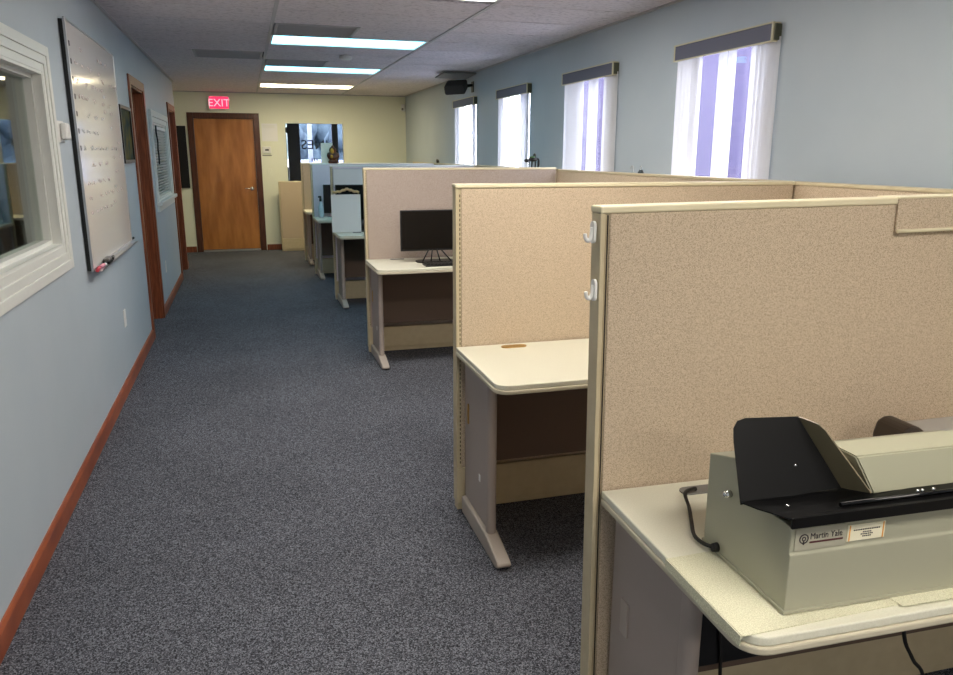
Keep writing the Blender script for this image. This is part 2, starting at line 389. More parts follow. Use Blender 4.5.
# ------------------------------------------------------------------ windows in the right wall + vertical blinds
for i, (y0, y1, z0, z1) in enumerate(HR):
    bm = bm_new()
    for a, b, c, e in ((y0, y0+.035, z0, z1), (y1-.035, y1, z0, z1), (y0+.035, y1-.035, z0, z0+.035), (y0+.035, y1-.035, z1-.035, z1)):
        add_box(bm, XR+.03, XR+.09, a, b, c, e)
    ym = (y0+y1)/2
    wn = struct('window_%d' % (i+3), bm, 'white')
    obj('window_pane', box(XR+.058, XR+.063, y0+.035, y1-.035, z0+.035, z1-.035), 'glass', wn)
BL = ['largest and nearest vertical blind on the right wall, with two lavender gaps',
      'second nearest vertical blind on the right wall, with cream strips and narrow lavender gaps',
      'vertical blind on the right wall third from the camera, opened to a pale blue view',
      'farthest and smallest vertical blind on the right wall, next below the black speaker']
VAN = {0: [.03, .07, .11, .15, .19, .215, .46, .545, .75, .79, .83, .87, .90],
       1: [.03, .07, .11, .15, .19, .23, .27, .32, .50, .575, .765, .80, .84, .87, .90],
       2: [.03, .07, .70, .77, .83, .86], 3: [.03, .07, .80, .86]}
def blind(i, yc):
    t = thing('vertical_blind', BL[i], 'blind', (XR, yc, 0), 0, 'vertical blinds on the right wall')
    h = .452
    obj('valance', box(-.044, -.036, -h, h, 2.083, 2.162, .001), 'valance', t, 'blue grey valance face')
    bm = bm_new(); add_box(bm, -.047, -.0005, -h-.014, -h, 2.076, 2.169, .002); add_box(bm, -.047, -.0005, h, h+.014, 2.076, 2.169, .002)
    add_box(bm, -.048, -.036, -h-.012, h+.012, 2.075, 2.082); add_box(bm, -.048, -.036, -h-.012, h+.012, 2.163, 2.17)
    obj('valance_bracket', bm, 'valance_edge', t, 'cream bracket framing the valance')
    obj('side_return', box(-.040, -.002, -h-.024, -h-.0145, 2.084, 2.16, .001), 'olive', t, 'dark olive side piece')
    obj('head_rail', box(-.034, -.004, -h, h, 2.10, 2.14, .002), 'white', t)
    for d in VAN[i]:
        y = h-.01 - d
        a = R(-14 if i < 2 else -8) + R(random.uniform(-5, 5))
        bm = bm_new(); n = 5; pr = []; wv = .062
        for k in range(n+1):
            s = (k/n-.5)*wv; c = .004*math.cos(math.pi*(k/n-.5))
            pr.append((s*math.sin(a)+c*math.cos(a), s*math.cos(a)-c*math.sin(a)))
        ring = pr + [(p[0]+.0012*math.cos(a), p[1]-.0012*math.sin(a)) for p in reversed(pr)]
        add_prism(bm, [(p[0]-.020, p[1]+y) for p in ring], 'z', .95, 2.10)
        obj('vane', bm, 'vane', t)
for i, yc in enumerate((3.895, 5.647, 7.40, 9.155)): blind(i, yc)

# ------------------------------------------------------------------ outdoors
struct('ground', box(XR+.15, 40, -12, 60, -.3, -.15), 'pavement')
struct('ground_front', box(-12, XR+.14, 15.3, 60, -.3, -.15), 'pavement')
g = thing('neighbouring_building', 'lavender grey building seen between the strips of the nearest blinds', 'building', (10, 11.5, -.15))
bm = box(-1.5, 1.5, -9, 8.0, 0, 5.0)
obj('wall', bm, 'lavender', g)
obj('roof', box(-1.6, 1.6, -9.1, 8.1, 5.0, 5.2, .02), 'lavender', g)

# storefront beyond the far window
bm = bm_new()
for a, b in ((.80, 1.02), (1.61, 1.72), (2.5, 2.62)): add_box(bm, a, b, 14.86, 14.96, 0, ZC)
add_box(bm, .80, 2.62, 14.86, 14.96, 2.1, 2.16); add_box(bm, .80, 2.62, 14.86, 14.96, 0, .1)
sf = struct('window_7', bm, 'frame_dark')
obj('window_pane', box(.8, 2.6, 14.905, 14.915, .05, 2.1), glass('dimming_glass', (.5, .53, .62)), sf)  # tint added to the pane to dim the overbright outdoors
bm = text_bm('INES', .235, .002); wx = max(v.co.x for v in bm.verts)
bm.transform(Matrix.Translation((1.044+wx*1.1, 14.90, 1.605)) @ Matrix.Scale(-1.1, 4, (1, 0, 0)) @ Matrix.Rotation(R(90), 4, 'X'))
obj('lettering', bm, 'ink', sf, 'dark letters read from behind')
bm = bm_new()
for x in (1.22, 1.265, 1.31): add_box(bm, x, x+.02, 14.897, 14.903, 1.385, 1.435)
obj('small_lettering', bm, 'ink', sf)
bm = lathe([(.055, 0), (.055, .03)], seg=24); bm.transform(Matrix.Translation((.79, 14.5, 1.93)) @ Matrix.Rotation(R(90), 4, 'X'))
c = thing('wall_lamp', 'round black lamp seen through the upper left corner of the far window', 'lamp', (.79, 14.86, 1.93))
bm.transform(Matrix.Translation((-.79, -14.86, -1.93))); obj('lamp_head', bm, 'black', c)
obj('arm', tube([(0, -.36, 0), (0, .03, 0)], .012, 8), 'black', c)
# van outside
v = thing('van', 'white van with dark windows parked outside beyond the lobby glass', 'vehicle', (1.0, 18.6, -.15))
obj('body', prism([(-1.2, .35), (1.9, .35), (1.9, .95), (1.5, 1.05), (1.3, 1.52), (-1.2, 1.52)], 'y', 0, 1.8, .05), 'white', v)
bm = bm_new(); add_box(bm, -1.0, -.3, -.01, .02, 1.0, 1.36); add_box(bm, -.2, .5, -.01, .02, 1.0, 1.36)
obj('window_strip', bm, 'black_gloss', v)
for x in (-.7, 1.3):
    bm = lathe([(.33, 0), (.33, .2)], seg=24); bm.transform(Matrix.Translation((x, .15, .33)) @ Matrix.Rotation(R(90), 4, 'X')); obj('wheel', bm, 'rubber', v)
tag(obj('porch_post', box(1.33, 1.42, 16.9, 17.0, -.15, 3.2, .005), 'white'), 'white porch post outside, seen through the lobby glass', 'post')
for k, (x, y, s) in enumerate(((.5, 24, 1.6), (4.0, 24, 1.6), (2.42, 28.5, 1.9))):  # last tree added to cover the overbright sky
    tr = thing('tree', ['grey green tree outside behind the wide dark post of the lobby glass', 'grey green tree outside to the right of the porch post', 'grey green tree added farthest back behind the porch post to cover bright sky'][k], 'tree', (x, y, -.15), 0, 'trees outside beyond the lobby glass')
    bm = bm_new()
    for j in range(26):
        add_ball(bm, (random.uniform(-1, 1)*s*.7, random.uniform(-1, 1)*s*.5, 2.2+random.uniform(-1, 1)*s*.7), .55, (1, 1, .8), 2, jit=.18)
    obj('crown', bm, 'leaf', tr); obj('trunk', tube([(0, 0, 0), (.05, 0, 1), (0, 0, 2.0)], [.16, .12, .09]), 'casing_wood', tr)

# ------------------------------------------------------------------ ceiling lights and grilles
def troffer(y, m_, label):
    t = thing('ceiling_light', label, 'ceiling light', (.91, y+.2825, ZC), 0, 'recessed tube lights in the ceiling')
    bm = bm_new()
    add_box(bm, -.64, .64, -.275, -.255, -.004, .05); add_box(bm, -.64, .64, .255, .275, -.004, .05)
    add_box(bm, -.64, -.62, -.255, .255, -.004, .05); add_box(bm, .62, .64, -.255, .255, -.004, .05); add_box(bm, -.64, .64, -.275, .275, .05, .06)
    obj('frame', bm, 'white', t)
    obj('diffuser', box(-.62, .62, -.255, .255, .004, .012), m_, t)
troffer(6.58, 'cool_light', 'cool bluish tube light in the ceiling, the larger of the two bluish ones')
troffer(8.84, 'cool_light', 'cool bluish tube light in the ceiling, between the larger bluish light and the yellowish one')
troffer(11.1, 'warm_light', 'warm yellowish tube light in the ceiling nearest the far wall and exit sign')
troffer(4.24, 'near_light', 'warm tube light cut off by the top edge of the picture')
for y, l in ((1.9, 'warm ceiling light over the second cubicle, just before the camera'), (-.3, 'warm ceiling light right behind the camera'), (-2.46, 'warm ceiling light nearest the wall behind the camera')): troffer(y, 'near_light', l)
def grille(x0, x1, y0, y1, label, dz=0):
    t = thing('ceiling_vent', label, 'vent', ((x0+x1)/2, (y0+y1)/2, ZC), 0, 'vents in the ceiling')
    a, b = (x1-x0)/2, (y1-y0)/2; bm = bm_new()
    add_box(bm, -a, a, -b, -b+.02, -.006, .05); add_box(bm, -a, a, b-.02, b, -.006, .05); add_box(bm, -a, -a+.02, -b+.02, b-.02, -.006, .05); add_box(bm, a-.02, a, -b+.02, b-.02, -.006, .05)
    obj('frame', bm, 'grid', t)
    bm = bm_new(); n = 16
    for k in range(n):
        y = -b+.03+(2*b-.06)*k/n
        add_prism(bm, [(y, .002), (y+.002, 0), (y+.026, .022), (y+.024, .024)], 'x', -a+.02, a-.02)
    obj('louvre', bm, 'grid', t)
    obj('backing', box(-a+.02, a-.02, -b+.02, b-.02, .04, .045), 'grid', t)
grille(.285, .895, 6.02, 6.57, 'dark louvred vent in the ceiling just before the larger bluish light')
grille(.285, .895, 8.28, 8.83, 'narrow looking vent in the ceiling just before the smaller bluish light')
grille(-.385, .235, 7.715, 8.27, 'grey vent in the ceiling left of the bluish lights')
tag(obj('smoke_detector', lathe([(.05, 0), (.062, -.012), (.06, -.03), (.04, -.04)], (1.0, 7.75, ZC), 24), 'white'), 'round white detector on the ceiling between the two bluish lights', 'smoke detector')

# ------------------------------------------------------------------ things on the walls
# exit sign
t = thing('exit_sign', 'glowing red EXIT sign on the far wall above the wooden door', 'exit sign', (-.305, YF, 2.17))
obj('housing', box(-.16, .16, -.05, -.0, .0, .215, .006), 'white', t)
obj('face', box(-.14, .14, -.054, -.0495, .02, .195), 'red_exit', t)
bm = text_bm('EXIT', .155, .001, 'CENTER'); bm.transform(Matrix.Translation((0, -.055, .053)) @ Matrix.Rotation(R(90), 4, 'X'))
obj('lettering', bm, 'pink_exit', t)
# dark panel left of the door
t = thing('wall_picture', 'tall narrow black frame on the far wall left of the wooden door', 'picture', (-.93, YF, 1.0))
obj('frame', box(-.11, .11, -.03, -.001, 0, .93, .003), 'black', t); obj('picture_face', box(-.09, .09, -.032, -.0295, .02, .91), 'black', t)
t = thing('wall_notice', 'shiny white sheet on the far wall between door and window', 'notice', (.42, YF, 1.71))
obj('sleeve', box(-.12, .12, -.006, -.001, 0, .27), 'paper', t)
obj('header', box(-.10, .08, -.008, -.0055, .20, .25), 'white', t)
t = thing('thermostat', 'small cream thermostat with a dark display on the far wall right of the wooden door', 'thermostat', (.36, YF, 1.53))
obj('housing', box(-.065, .065, -.025, -.001, 0, .10, .005), 'white', t); obj('display', box(-.025, .03, -.027, -.0245, .035, .06), 'black', t)
tag(obj('label_strip', box(.29, .43, YF-.004, YF-.001, 1.485, 1.50), 'grey_plastic'), 'thin grey label strip on the far wall below the thermostat', 'label')
def plate(name, label, cat, loc, rz, col='white', kind='switch', w=.07, h=.115):
    t = thing(name, label, cat, loc, rz)
    obj('cover_plate', box(-w/2, w/2, -.007, -.0005, 0, h, .002), col, t)
    if kind == 'switch': obj('toggle', box(-.006, .006, -.018, -.006, h/2-.012, h/2+.012, .002), col, t)
    elif kind == 'outlet':
        for z in (h*.28, h*.72): 
            bm = prism([(x, zz) for x, zz in rrect(-.014, .014, z-.016, z+.016, .01)], 'y', -.009, -.0065); obj('socket', bm, 'paper', t)
    return t
plate('light_switch', 'cream light switch on the far wall below the thermostat', 'switch', (.385, YF, 1.17), 0, 'wall_cream')
RL = R(90)
plate('wall_outlet', 'white outlet low on the left wall below the whiteboard', 'outlet', (XL, 5.42, .40), RL, kind='outlet')
plate('wall_outlet', 'white outlet low on the left wall between the two side doors', 'outlet', (XL, 8.25, .35), RL, kind='outlet')
tag(obj('junction_cover', box(YF*0+.815-.02, .835, YF-.05, YF-.0005, .03, .12), 'black'), 'small black box low on the far wall behind the low beige panel', 'box')
t = thing('thermostat', 'white rounded thermostat on the left wall between the big window and the whiteboard', 'thermostat', (XL, 4.12, 1.575), RL)
obj('base_plate', box(-.075, .075, -.012, -.0005, 0, .10, .003), 'white', t); obj('cover', box(-.02, .07, -.042, -.012, .012, .092, .012, 3), 'white', t)
# motion sensor
t = thing('motion_sensor', 'small white sensor high in the far right corner of the room', 'sensor', (XR-.04, YF-.04, 2.2), R(-45))
obj('housing', box(-.03, .03, -.03, .012, 0, .11, .01), 'white', t); obj('lens', box(-.018, .018, -.034, -.028, .015, .05, .004), 'grey_plastic', t)
# picture by the door
t = thing('framed_picture', 'dark framed picture with golden tones on the left wall between whiteboard and first door', 'picture', (XL, 6.27, 1.455), RL)
bm = bm_new()
for a in ((-.27, -.245, 0, .405), (.245, .27, 0, .405), (-.245, .245, 0, .025), (-.245, .245, .38, .405)): add_box(bm, a[0], a[1], -.03, -.001, a[2], a[3], .002)
obj('frame', bm, 'black', t); obj('print', box(-.247, .247, -.018, -.002, .02, .385), 'picture', t)

# whiteboard
t = thing('whiteboard', 'large whiteboard with faint red writing hung on the left wall', 'whiteboard', (XL, 5.155, .93), RL)
# in local axes: x along the wall (+ = away from camera), -y = into the room
obj('board', box(-.742, .742, -.030, -.022, 0, 1.235), 'board', t)
bm = bm_new()
add_box(bm, -.755, .755, -.033, -.021, 1.235, 1.25, .002); add_box(bm, -.755, .755, -.033, -.021, -.015, 0, .002)
add_box(bm, -.755, -.742, -.033, -.021, 0, 1.235, .002); add_box(bm, .742, .755, -.033, -.021, 0, 1.235, .002)
obj('frame', bm, 'alu', t)
obj('backing', box(-.745, .745, -.021, -.001, -.01, 1.24), 'black', t)
obj('marker_tray', prism([(-.033, -.016), (-.073, -.016), (-.076, -.004), (-.072, -.011), (-.033, -.011)], 'x', -.735, .735), 'alu', t)
bm = bm_new()
for k in range(7):
    add_box(bm, -.71, -.685, -.0315, -.0302, 1.12-.085*k, 1.145-.085*k)
obj('printed_marks', bm, 'ink', t, 'column of small dark letters')
wr = mat('faint_writing', (226, 214, 213), .3); wb = mat('faint_writing_grey', (215, 217, 220), .3)
bm = bm_new(); bm2 = bm_new()
for k in range(11):
    z = 1.13-.085*k + random.uniform(-.01, .01)
    x = -.62
    while x < (.1 if k % 3 else .5):
        l = random.uniform(.03, .12)
        pts = [(x+l*s/8, -.0306, z+random.uniform(-.012, .012)) for s in range(9)]
        if random.random() < .8: add_tube(bm if k < 4 or k > 6 else bm2, pts, .0016, 4)
        x += l + random.uniform(.03, .14)
for k in range(9):
    x = .15; z = 1.02-.09*k
    while x < .68:
        l = random.uniform(.03, .10)
        if random.random() < .6: add_tube(bm2 if k % 2 else bm, [(x+l*s/8, -.0306, z+random.uniform(-.012, .012)) for s in range(9)], .0016, 4)
        x += l + random.uniform(.05, .2)
obj('handwriting', bm, wr, t, 'faint red marker writing'); obj('handwriting', bm2, wb, t, 'faint blue grey marker writing')
def marker(y, rz, c, label, r=.009, l=.12):
    t = thing('marker', label, 'marker', (XL+.052, y, .93-.0105+r), rz, 'things on the whiteboard tray')
    obj('barrel', tube([(0, -l/2, 0), (0, l*.2, 0)], r), c, t); obj('marker_cap', tube([(0, l*.2, 0), (0, l/2, 0)], [r*1.1, r*.8]), 'white' if c == 'pink_marker' else c, t)
marker(4.42, .1, 'red_marker', 'red marker at the near end of the whiteboard tray'); marker(4.56, -.1, 'pink_marker', 'pink marker beside the red one on the whiteboard tray')
t = thing('board_eraser', 'black and grey eraser on the whiteboard tray past the markers', 'eraser', (XL+.054, 4.72, .9195))
obj('felt', box(-.018, .018, -.06, .06, 0, .016, .002), 'black', t); obj('grip', box(-.016, .016, -.055, .055, .016, .032, .005), 'grey_plastic', t)
marker(4.90, .1, 'black', 'black marker on the whiteboard tray beyond the eraser')
tag(obj('tray_hook', tube(smooth_path([(XL, 5.98, .93), (XL+.02, 5.985, .925), (XL+.035, 5.98, .935)]), .008, 8), 'black'), 'small black hook on the wall at the lower far corner of the whiteboard', 'hook')

# speaker
t = thing('wall_speaker', 'black speaker on a bracket high on the right wall above the farthest blind', 'speaker', (XR, 8.86, 2.27))
bm = prism(rrect(-.12, .12, -.055, .055, .025), 'x', -.09, .09, .008); 
bm.transform(Matrix.Translation((-.21, -.02, 0)) @ Matrix.Rotation(R(-14), 4, 'Y') @ Matrix.Rotation(R(20), 4, 'X') @ Matrix.Rotation(R(60), 4, 'Z'))
sp = obj('cabinet', bm, mat('speaker_brown', (58, 52, 48), .6), t)
bm = tube([(-.002, 0, .03), (-.08, 0, .02), (-.15, -.01, .0)], .018); add_box(bm, -.012, -.001, -.04, .04, -.05, .07, .003)
obj('bracket', bm, 'black', t)
tag(obj('speaker_shelf', prism([(8.72, ZC-.03), (9.15, ZC-.05), (9.15, ZC-.035), (8.72, ZC-.015)], 'x', XR-.38, XR-.002), 'grey_plastic'), 'grey plate against the ceiling above the black wall speaker', 'shelf')

# ------------------------------------------------------------------ partition panels
def panel(label, loc, L, H=1.41, rz=0, fab='fabric', T=.052, frame='frame', group='cubicle partitions', capm='cap', slots=True):
    """local: x runs along the panel from its free end, near face at y=0, thickness +T"""
    t = thing('partition_panel', label, 'partition', loc, rz, group)
    hz = H-.016
    bm = box(0, .011, 0, T, .04, hz, .002)
    add_box(bm, .011, .014, .006, T-.006, .04, hz); obj('end_post', bm, frame, t)
    bm = box(.014, .022, .004, T-.004, .04, hz)
    for y in (-.0004, T+.0004):
        z = .22 if slots else 9
        if not slots: add_box(bm, .0165, .0185, -.0002 if y < 0 else T-.004, .004 if y < 0 else T+.0002, .21, hz-.004, mi=1)
        while z < hz-.03:
            yy = .0035 if y < 0 else T-.0035
            add_box(bm, .016, .0195, min(yy, y+.004 if y < 0 else yy), max(yy, yy+.0008) if y < 0 else yy+.0008, z, z+.011, mi=1); z += .019
    obj('slotted_strip', bm, [frame, 'dark_slot'], t)
    obj('fabric_face', box(.0225, L-.005, .0, T, .205, hz, .003), fab, t, None)
    obj('top_cap', box(-.002, L, -.004, T+.004, hz, H, .004), capm, t, 'smooth painted cap')
    bm = box(.004, L-.002, -.004, T+.004, .035, .20, .003); add_box(bm, .004, L-.002, .004, T-.004, .005, .035)
    obj('raceway', bm, frame, t, 'plain metal base')
    for x in (.06, L-.06): obj('levelling_foot', lathe([(.02, 0), (.02, .004), (.007, .006), (.007, .03)], (x, T/2, 0), 12), 'alu', t)
    return t
G = 'cubicle partitions'
p1 = panel('nearest beige partition with two white hooks on its end, behind the paper folder', (.767, 1.545, 0), 1.62, 1.418, rz=-.036, slots=False)
p1.rotation_euler = (0, R(-.75), -.036)
panel('beige partition second from the camera, whose desk top is empty', (.80, 2.97, 0), 1.60, 1.412)
panel('beige partition with a painted cool mauve cast, behind the black monitor, third from the camera', (.85, 5.80, 0), 1.55, 1.425, fab='fabric_cool_cast')
p4 = panel('pale grey partition fourth from the camera, with a white board on its upper part', (.85, 8.12, 0), 1.55, 1.41, fab='fabric_grey', capm='white')
panel('pale grey partition behind the spray bottle', (.80, 10.0, 0), 1.60, 1.405, fab='fabric_grey', capm='white')
panel('beige partition farthest from the camera, narrow sliver left of the bottle', (.775, 11.35, 0), 1.60, 1.395)
panel('low beige partition standing against the far wall under the window', (.50, 12.55, 0), 2.05, 1.10)
# spine along the right
for y0, y1, l in ((-.3, 1.42, 'beige partition running along the right wall beside the paper folder desk'), (1.64, 3.03, 'beige partition along the right wall joining the two nearest cross partitions'),
                  (3.05, 5.84, 'beige partition along the right wall between the second and third cross partitions'),
                  (5.87, 8.14, 'partition along the right wall beyond the third cross partition'), (8.19, 10.03, 'partition along the right wall, its top under the farthest blinds'), (10.08, 11.4, 'last partition along the right wall near the far end')):
    panel(l, (2.465, y0, 0), y1-y0, 1.41, R(90), capm='frame')

# hooks on the nearest partition end
for z, y, l in ((1.362, 1.572, 'upper white plastic hook on the end of the nearest partition'), (1.232, 1.560, 'lower white plastic hook on the end of the nearest partition')):
    t = thing('adhesive_hook', l, 'hook', (.767-.0131*z-.0025, y, z), R(-90), 'white hooks on the partition end')
    obj('hook_plate', prism([(x, zz) for x, zz in rrect(-.011, .011, -.028, .022, .0108)], 'y', -.006, .0), 'white', t)
    bm = tube(smooth_path([(0, -.005, .008), (0, -.008, -.014), (0, -.014, -.022), (0, -.021, -.017), (0, -.023, -.006)]), [.005]*18+[.0045]*6+[.004], 8)
    obj('hook_arm', bm, 'white', t)
# strip over p1's top
t = thing('hanging_rail', 'beige strip hooked over the top of the nearest partition at the right edge', 'rail', (1.53, 1.515, 1.345), -.036)
t.rotation_euler = (0, R(-.75), -.036)
obj('face_strip', box(0, .75, -.006, -.001, .0, .08, .001), 'fabric', t)
obj('lip', tube([(0, -.010, .002), (.75, -.010, .002)], .0045, 8), 'cap', t)
obj('top_hook', box(.0, .75, -.006, .068, .0805, .0845, .001), 'cap', t)

# ------------------------------------------------------------------ desks
def desk(label, loc, W, rz=0, plate_kind='oval', grommet='brass', lam='laminate', D=.575):
    """local: origin on the floor at the back-left corner of the top; -y toward the camera"""
    t = thing('desk', label, 'desk', loc, rz, 'cubicle desks')
    obj('worktop', prism(rrect(0, W, -D, 0, (.05, .05, .004, .004)), 'z', .722, .74, .003), lam, t)
    bm = prism(rrect(-.003, W+.003, -D-.004, -.002, (.052, .052, .004, .004)), 'z', .706, .7215, .004)
    obj('edge_band', bm, 'edge', t, 'slightly darker lower edge')
    obj('end_panel', box(.036, .057, -.335, -.01, .075, .7015, .002), 'steel_taupe', t)
    obj('end_panel', box(W-.07, W-.05, -.36, -.01, .075, .7015, .002), 'steel_taupe', t)
    for x in (.047, W-.06):
        obj('leg_post', prism(rrect(x-.019, x+.019, -.376, -.332, .017), 'z', .06, .701, .002), 'steel_taupe', t)
        zf = -loc[2]; pr = [(-.01, .002+zf), (-.50, .002+zf), (-.53, .010), (-.535, .022), (-.52, .034), (-.43, .058), (-.36, .074), (-.01, .074)]
        obj('foot', prism(pr, 'x', x-.028, x+.028, .008), 'foot', t)
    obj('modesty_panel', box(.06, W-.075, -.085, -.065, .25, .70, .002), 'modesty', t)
    obj('crossbar', box(.058, W-.071, -.064, -.03, .62, .70, .002), 'black', t)
    gx = .235
    g = obj('grommet', prism(rrect(gx-.055, gx+.055, -.075, -.035, .0195, 8), 'z', .7395, .7435, .001), grommet, t, 'oval cable cap')
    if plate_kind == 'oval':
        obj('cable_slot', prism([(y, z) for y, z in rrect(-.075, -.055, .42, .51, .0095)], 'x', .032, .0365, .001), 'brass', t, 'small oval brass slot')
        obj('outlet_plate', box(.034, .0365, -.245, -.225, .235, .265, .001), 'white', t, 'tiny white plate')
    else:
        obj('cover_plate', box(.031, .0365, -.105, -.07, .40, .49, .001), 'foot', t)
    return t
d1 = desk('pale desk at the nearest partition, under the paper folding machine', (.776, 1.538, 0), 1.56, -.036, 'plate', 'grey_plastic', D=.602)
obj('cable_box', box(.060, .42, -.108, -.087, .285, .60, .003), 'black', d1, 'black box under the top')
desk('empty pale desk at the second partition with a brass cable cap', (.798, 2.965, .006), 1.58, -.01)
desk('desk at the third partition carrying the black monitor', (.845, 5.795, 0), 1.53, 0, 'oval', 'grey_plastic')
desk('desk with the white board standing on it, at the fourth partition', (.85, 8.115, 0), 1.53, 0, 'plate', 'grey_plastic')
desk('desk with the spray bottle, second from the far end', (.80, 9.995, 0), 1.58, 0, 'plate', 'grey_plastic')
desk('desk at the farthest beige partition, a narrow sliver', (.78, 11.345, 0), 1.58, 0, 'plate', 'grey_plastic')

# ------------------------------------------------------------------ mats on the near desk
def rot(p, a=-.036, o=(.770, 1.538)): 
    return (o[0]+p[0]*math.cos(a)-p[1]*math.sin(a), o[1]+p[0]*math.sin(a)+p[1]*math.cos(a))
t = thing('shelf_liner', 'cream textured non-slip mat hanging over the left edge of the near desk', 'mat', (.776, 1.538, .7405), -.036)
bm = prism([(-.003, -.33), (.62, -.30), (.62, -.575), (.30, -.577), (-.003, -.590)], 'z', 0, .0022)
add_prism(bm, [(-.33, .0022), (-.33, -.016), (-.50, -.022), (-.588, -.018), (-.590, .0022)], 'x', -.0065, -.0040)
obj('mat_sheet', bm, 'mat_cream', t)
t = thing('shelf_liner', 'second cream non-slip mat overlapping under the front right of the paper folder', 'mat', (.776, 1.538, .743), -.036)
obj('mat_sheet', prism([(.30, -.40), (.75, -.40), (.75, -.594), (.325, -.586)], 'z', 0, .002), 'mat_cream', t)

# ------------------------------------------------------------------ paper folding machine
MZ = .745; ma = -.0442
mc = thing('paper_folder', 'grey green paper folding machine with black feed guide and maker label, on the near desk', 'office machine', (.858, .98, MZ), ma)
prof = [(0, .002), (0, .112), (.003, .116), (.003, .164), (.115, .164), (.150, .205), (.176, .222), (.27, .195), (.268, .002)]
obj('body', prism(prof, 'x', 0, .56, .002), 'machine', mc)
obj('base_lip', prism([(-.003, .0), (-.003, .006), (.271, .006), (.271, 0)], 'x', -.003, .563), 'machine', mc)
bm = bm_new(); hp = [(.045, .185, .198), (.06, .256, .163), (.135, .254, .163), (.19, .215, .198), (.19, .185, .198)]
A = [bm.verts.new((x, v, z)) for v, z, x in hp]; B = [bm.verts.new((.56, v, z)) for v, z, x in hp]
bm.faces.new(A); bm.faces.new(B[::-1])
for i in range(5): bm.faces.new((A[i], A[(i+1) % 5], B[(i+1) % 5], B[i]))
bmesh.ops.recalc_face_normals(bm, faces=bm.faces[:]); bmesh.ops.bevel(bm, geom=bm.edges[:], offset=.003, segments=2, affect='EDGES')
obj('hood', bm, 'machine_lit', mc, 'raised hood')
# black feed tray + lip
bm = bm_new()
def sheet(bm, pts, th=.0025):
    P = [Vector(p) for p in pts]; n = (P[1]-P[0]).cross(P[2]-P[0]).normalized()*th
    A = [bm.verts.new(p) for p in P]; B = [bm.verts.new(p+n) for p in P]
    bm.faces.new(A); bm.faces.new(B[::-1]); k = len(P)
    for i in range(k): bm.faces.new((A[i], A[(i+1) % k], B[(i+1) % k], B[i]))
sheet(bm, [(-.036, .10, .168), (-.030, .06, .174), (-.019, .03, .178), (-.016, -.010, .187), (.56, -.010, .187), (.56, .10, .190)])
add_box(bm, -.012, .56, -.013, -.008, .170, .190, .001)
tr = obj('feed_tray', bm, 'black_metal', mc)
for x in (.05,): obj('screw', ball((x-.03, .045, .184), .004, (1, 1, .5)), 'chrome', tr)
bm = tube([(.10, .012, .1915), (.56, .012, .1925)], .004, 10); obj('tray_glint', bm, 'black_gloss', tr)  # thin glossy tube drawn for the reflected line on the flat tray
bm = bm_new()
for x in (.262, .272, .296): add_ball(bm, (x, .012, .199), .004, (1, .6, 1))
obj('screw', bm, 'chrome', tr)
# wing (paper guide): big leaning sheet with a folded flange
def lerp(a, b, t): return tuple(a[i]+(b[i]-a[i])*t for i in range(3))
bm = bm_new()
bl, l1, tl1, tl2, tl3, tp, br = (-.036, .10, .165), (-.028, .142, .268), (-.024, .148, .290), (-.014, .152, .302), (.002, .1535, .306), (.110, .155, .304), (.169, .09, .182)
n_ = (Vector(br)-Vector(bl)).cross(Vector(tp)-Vector(bl))
def onplane(p): return (p[0], bl[1] - (n_.x*(p[0]-bl[0]) + n_.z*(p[2]-bl[2]))/n_.y, p[2])
l1, tl1, tl2, tl3 = map(onplane, (l1, tl1, tl2, tl3))
sheet(bm, [bl, br, tp, tl3, tl2, tl1, l1], -.0025)
gd = obj('paper_guide', bm, 'black_metal', mc, 'tall black sheet guide')
bm = bm_new()
f1, f2, f3, f4 = (.180, .03, .197), (.150, .078, .262), (.141, .100, .296), (.133, .112, .303)
n_ = (Vector(br)-Vector(tp)).cross(Vector(f1)-Vector(tp))
def onflange(p): return (tp[0] - (n_.y*(p[1]-tp[1]) + n_.z*(p[2]-tp[2]))/n_.x, p[1], p[2])
sheet(bm, [tp, br, f1, onflange((.141, .100, .294)), onflange(f4)], .0025)
obj('guide_flange', bm, mat('olive_sheen', (124, 114, 90), .35, spec=.7), gd, 'folded side of the guide')  # sheen on the bent black sheet painted in as lighter olive
obj('screw', ball((.085, .118, .222), .004, (1, .6, 1)), 'chrome', gd)
bm = tube([(0, .187, .143), (-.012, .187, .143)], [.007, .007], 14); add_ball(bm, (-.013, .187, .143), .0065, (.6, 1, 1)); obj('thumb_screw', bm, 'chrome', mc)
# logo and label on the front
def onface(bm, x, z, y=-.0008): bm.transform(Matrix.Translation((x, y+.003, z)) @ Matrix.Rotation(R(90), 4, 'X')); return bm
obj('logo_plate', box(.008, .110, .0012, .0032, .119, .160, .0003), mat('logo_plate', (168, 165, 148), .45), mc)
def ring(bm, cx, cz, ro, ri, y0=.0003, y1=.0012, seg=28):
    t = bmesh.new(); V = []
    for k in range(seg):
        c, s = math.cos(2*math.pi*k/seg), math.sin(2*math.pi*k/seg)
        V.append([t.verts.new((cx+r*c, y, cz+r*s)) for r, y in ((ro, y0), (ri, y0), (ri, y1), (ro, y1))])
    for k in range(seg):
        a, b = V[k], V[(k+1) % seg]
        for i in range(4): t.faces.new((a[i], b[i], b[(i+1) % 4], a[(i+1) % 4]))
    merge(bm, t)
bm = bm_new(); ring(bm, .025, .141, .0092, .0072); ring(bm, .025, .141, .0042, .0024)
add_box(bm, .0238, .0262, .0003, .0012, .130, .1385); obj('emblem', bm, 'ink', mc, 'round maker emblem')
bm = text_bm('Martin Yale', .0165, .0003); bm.transform(Matrix.Scale(.85, 4, (1, 0, 0))); onface(bm, .037, .139, -.0024); obj('lettering', bm, 'ink', mc)
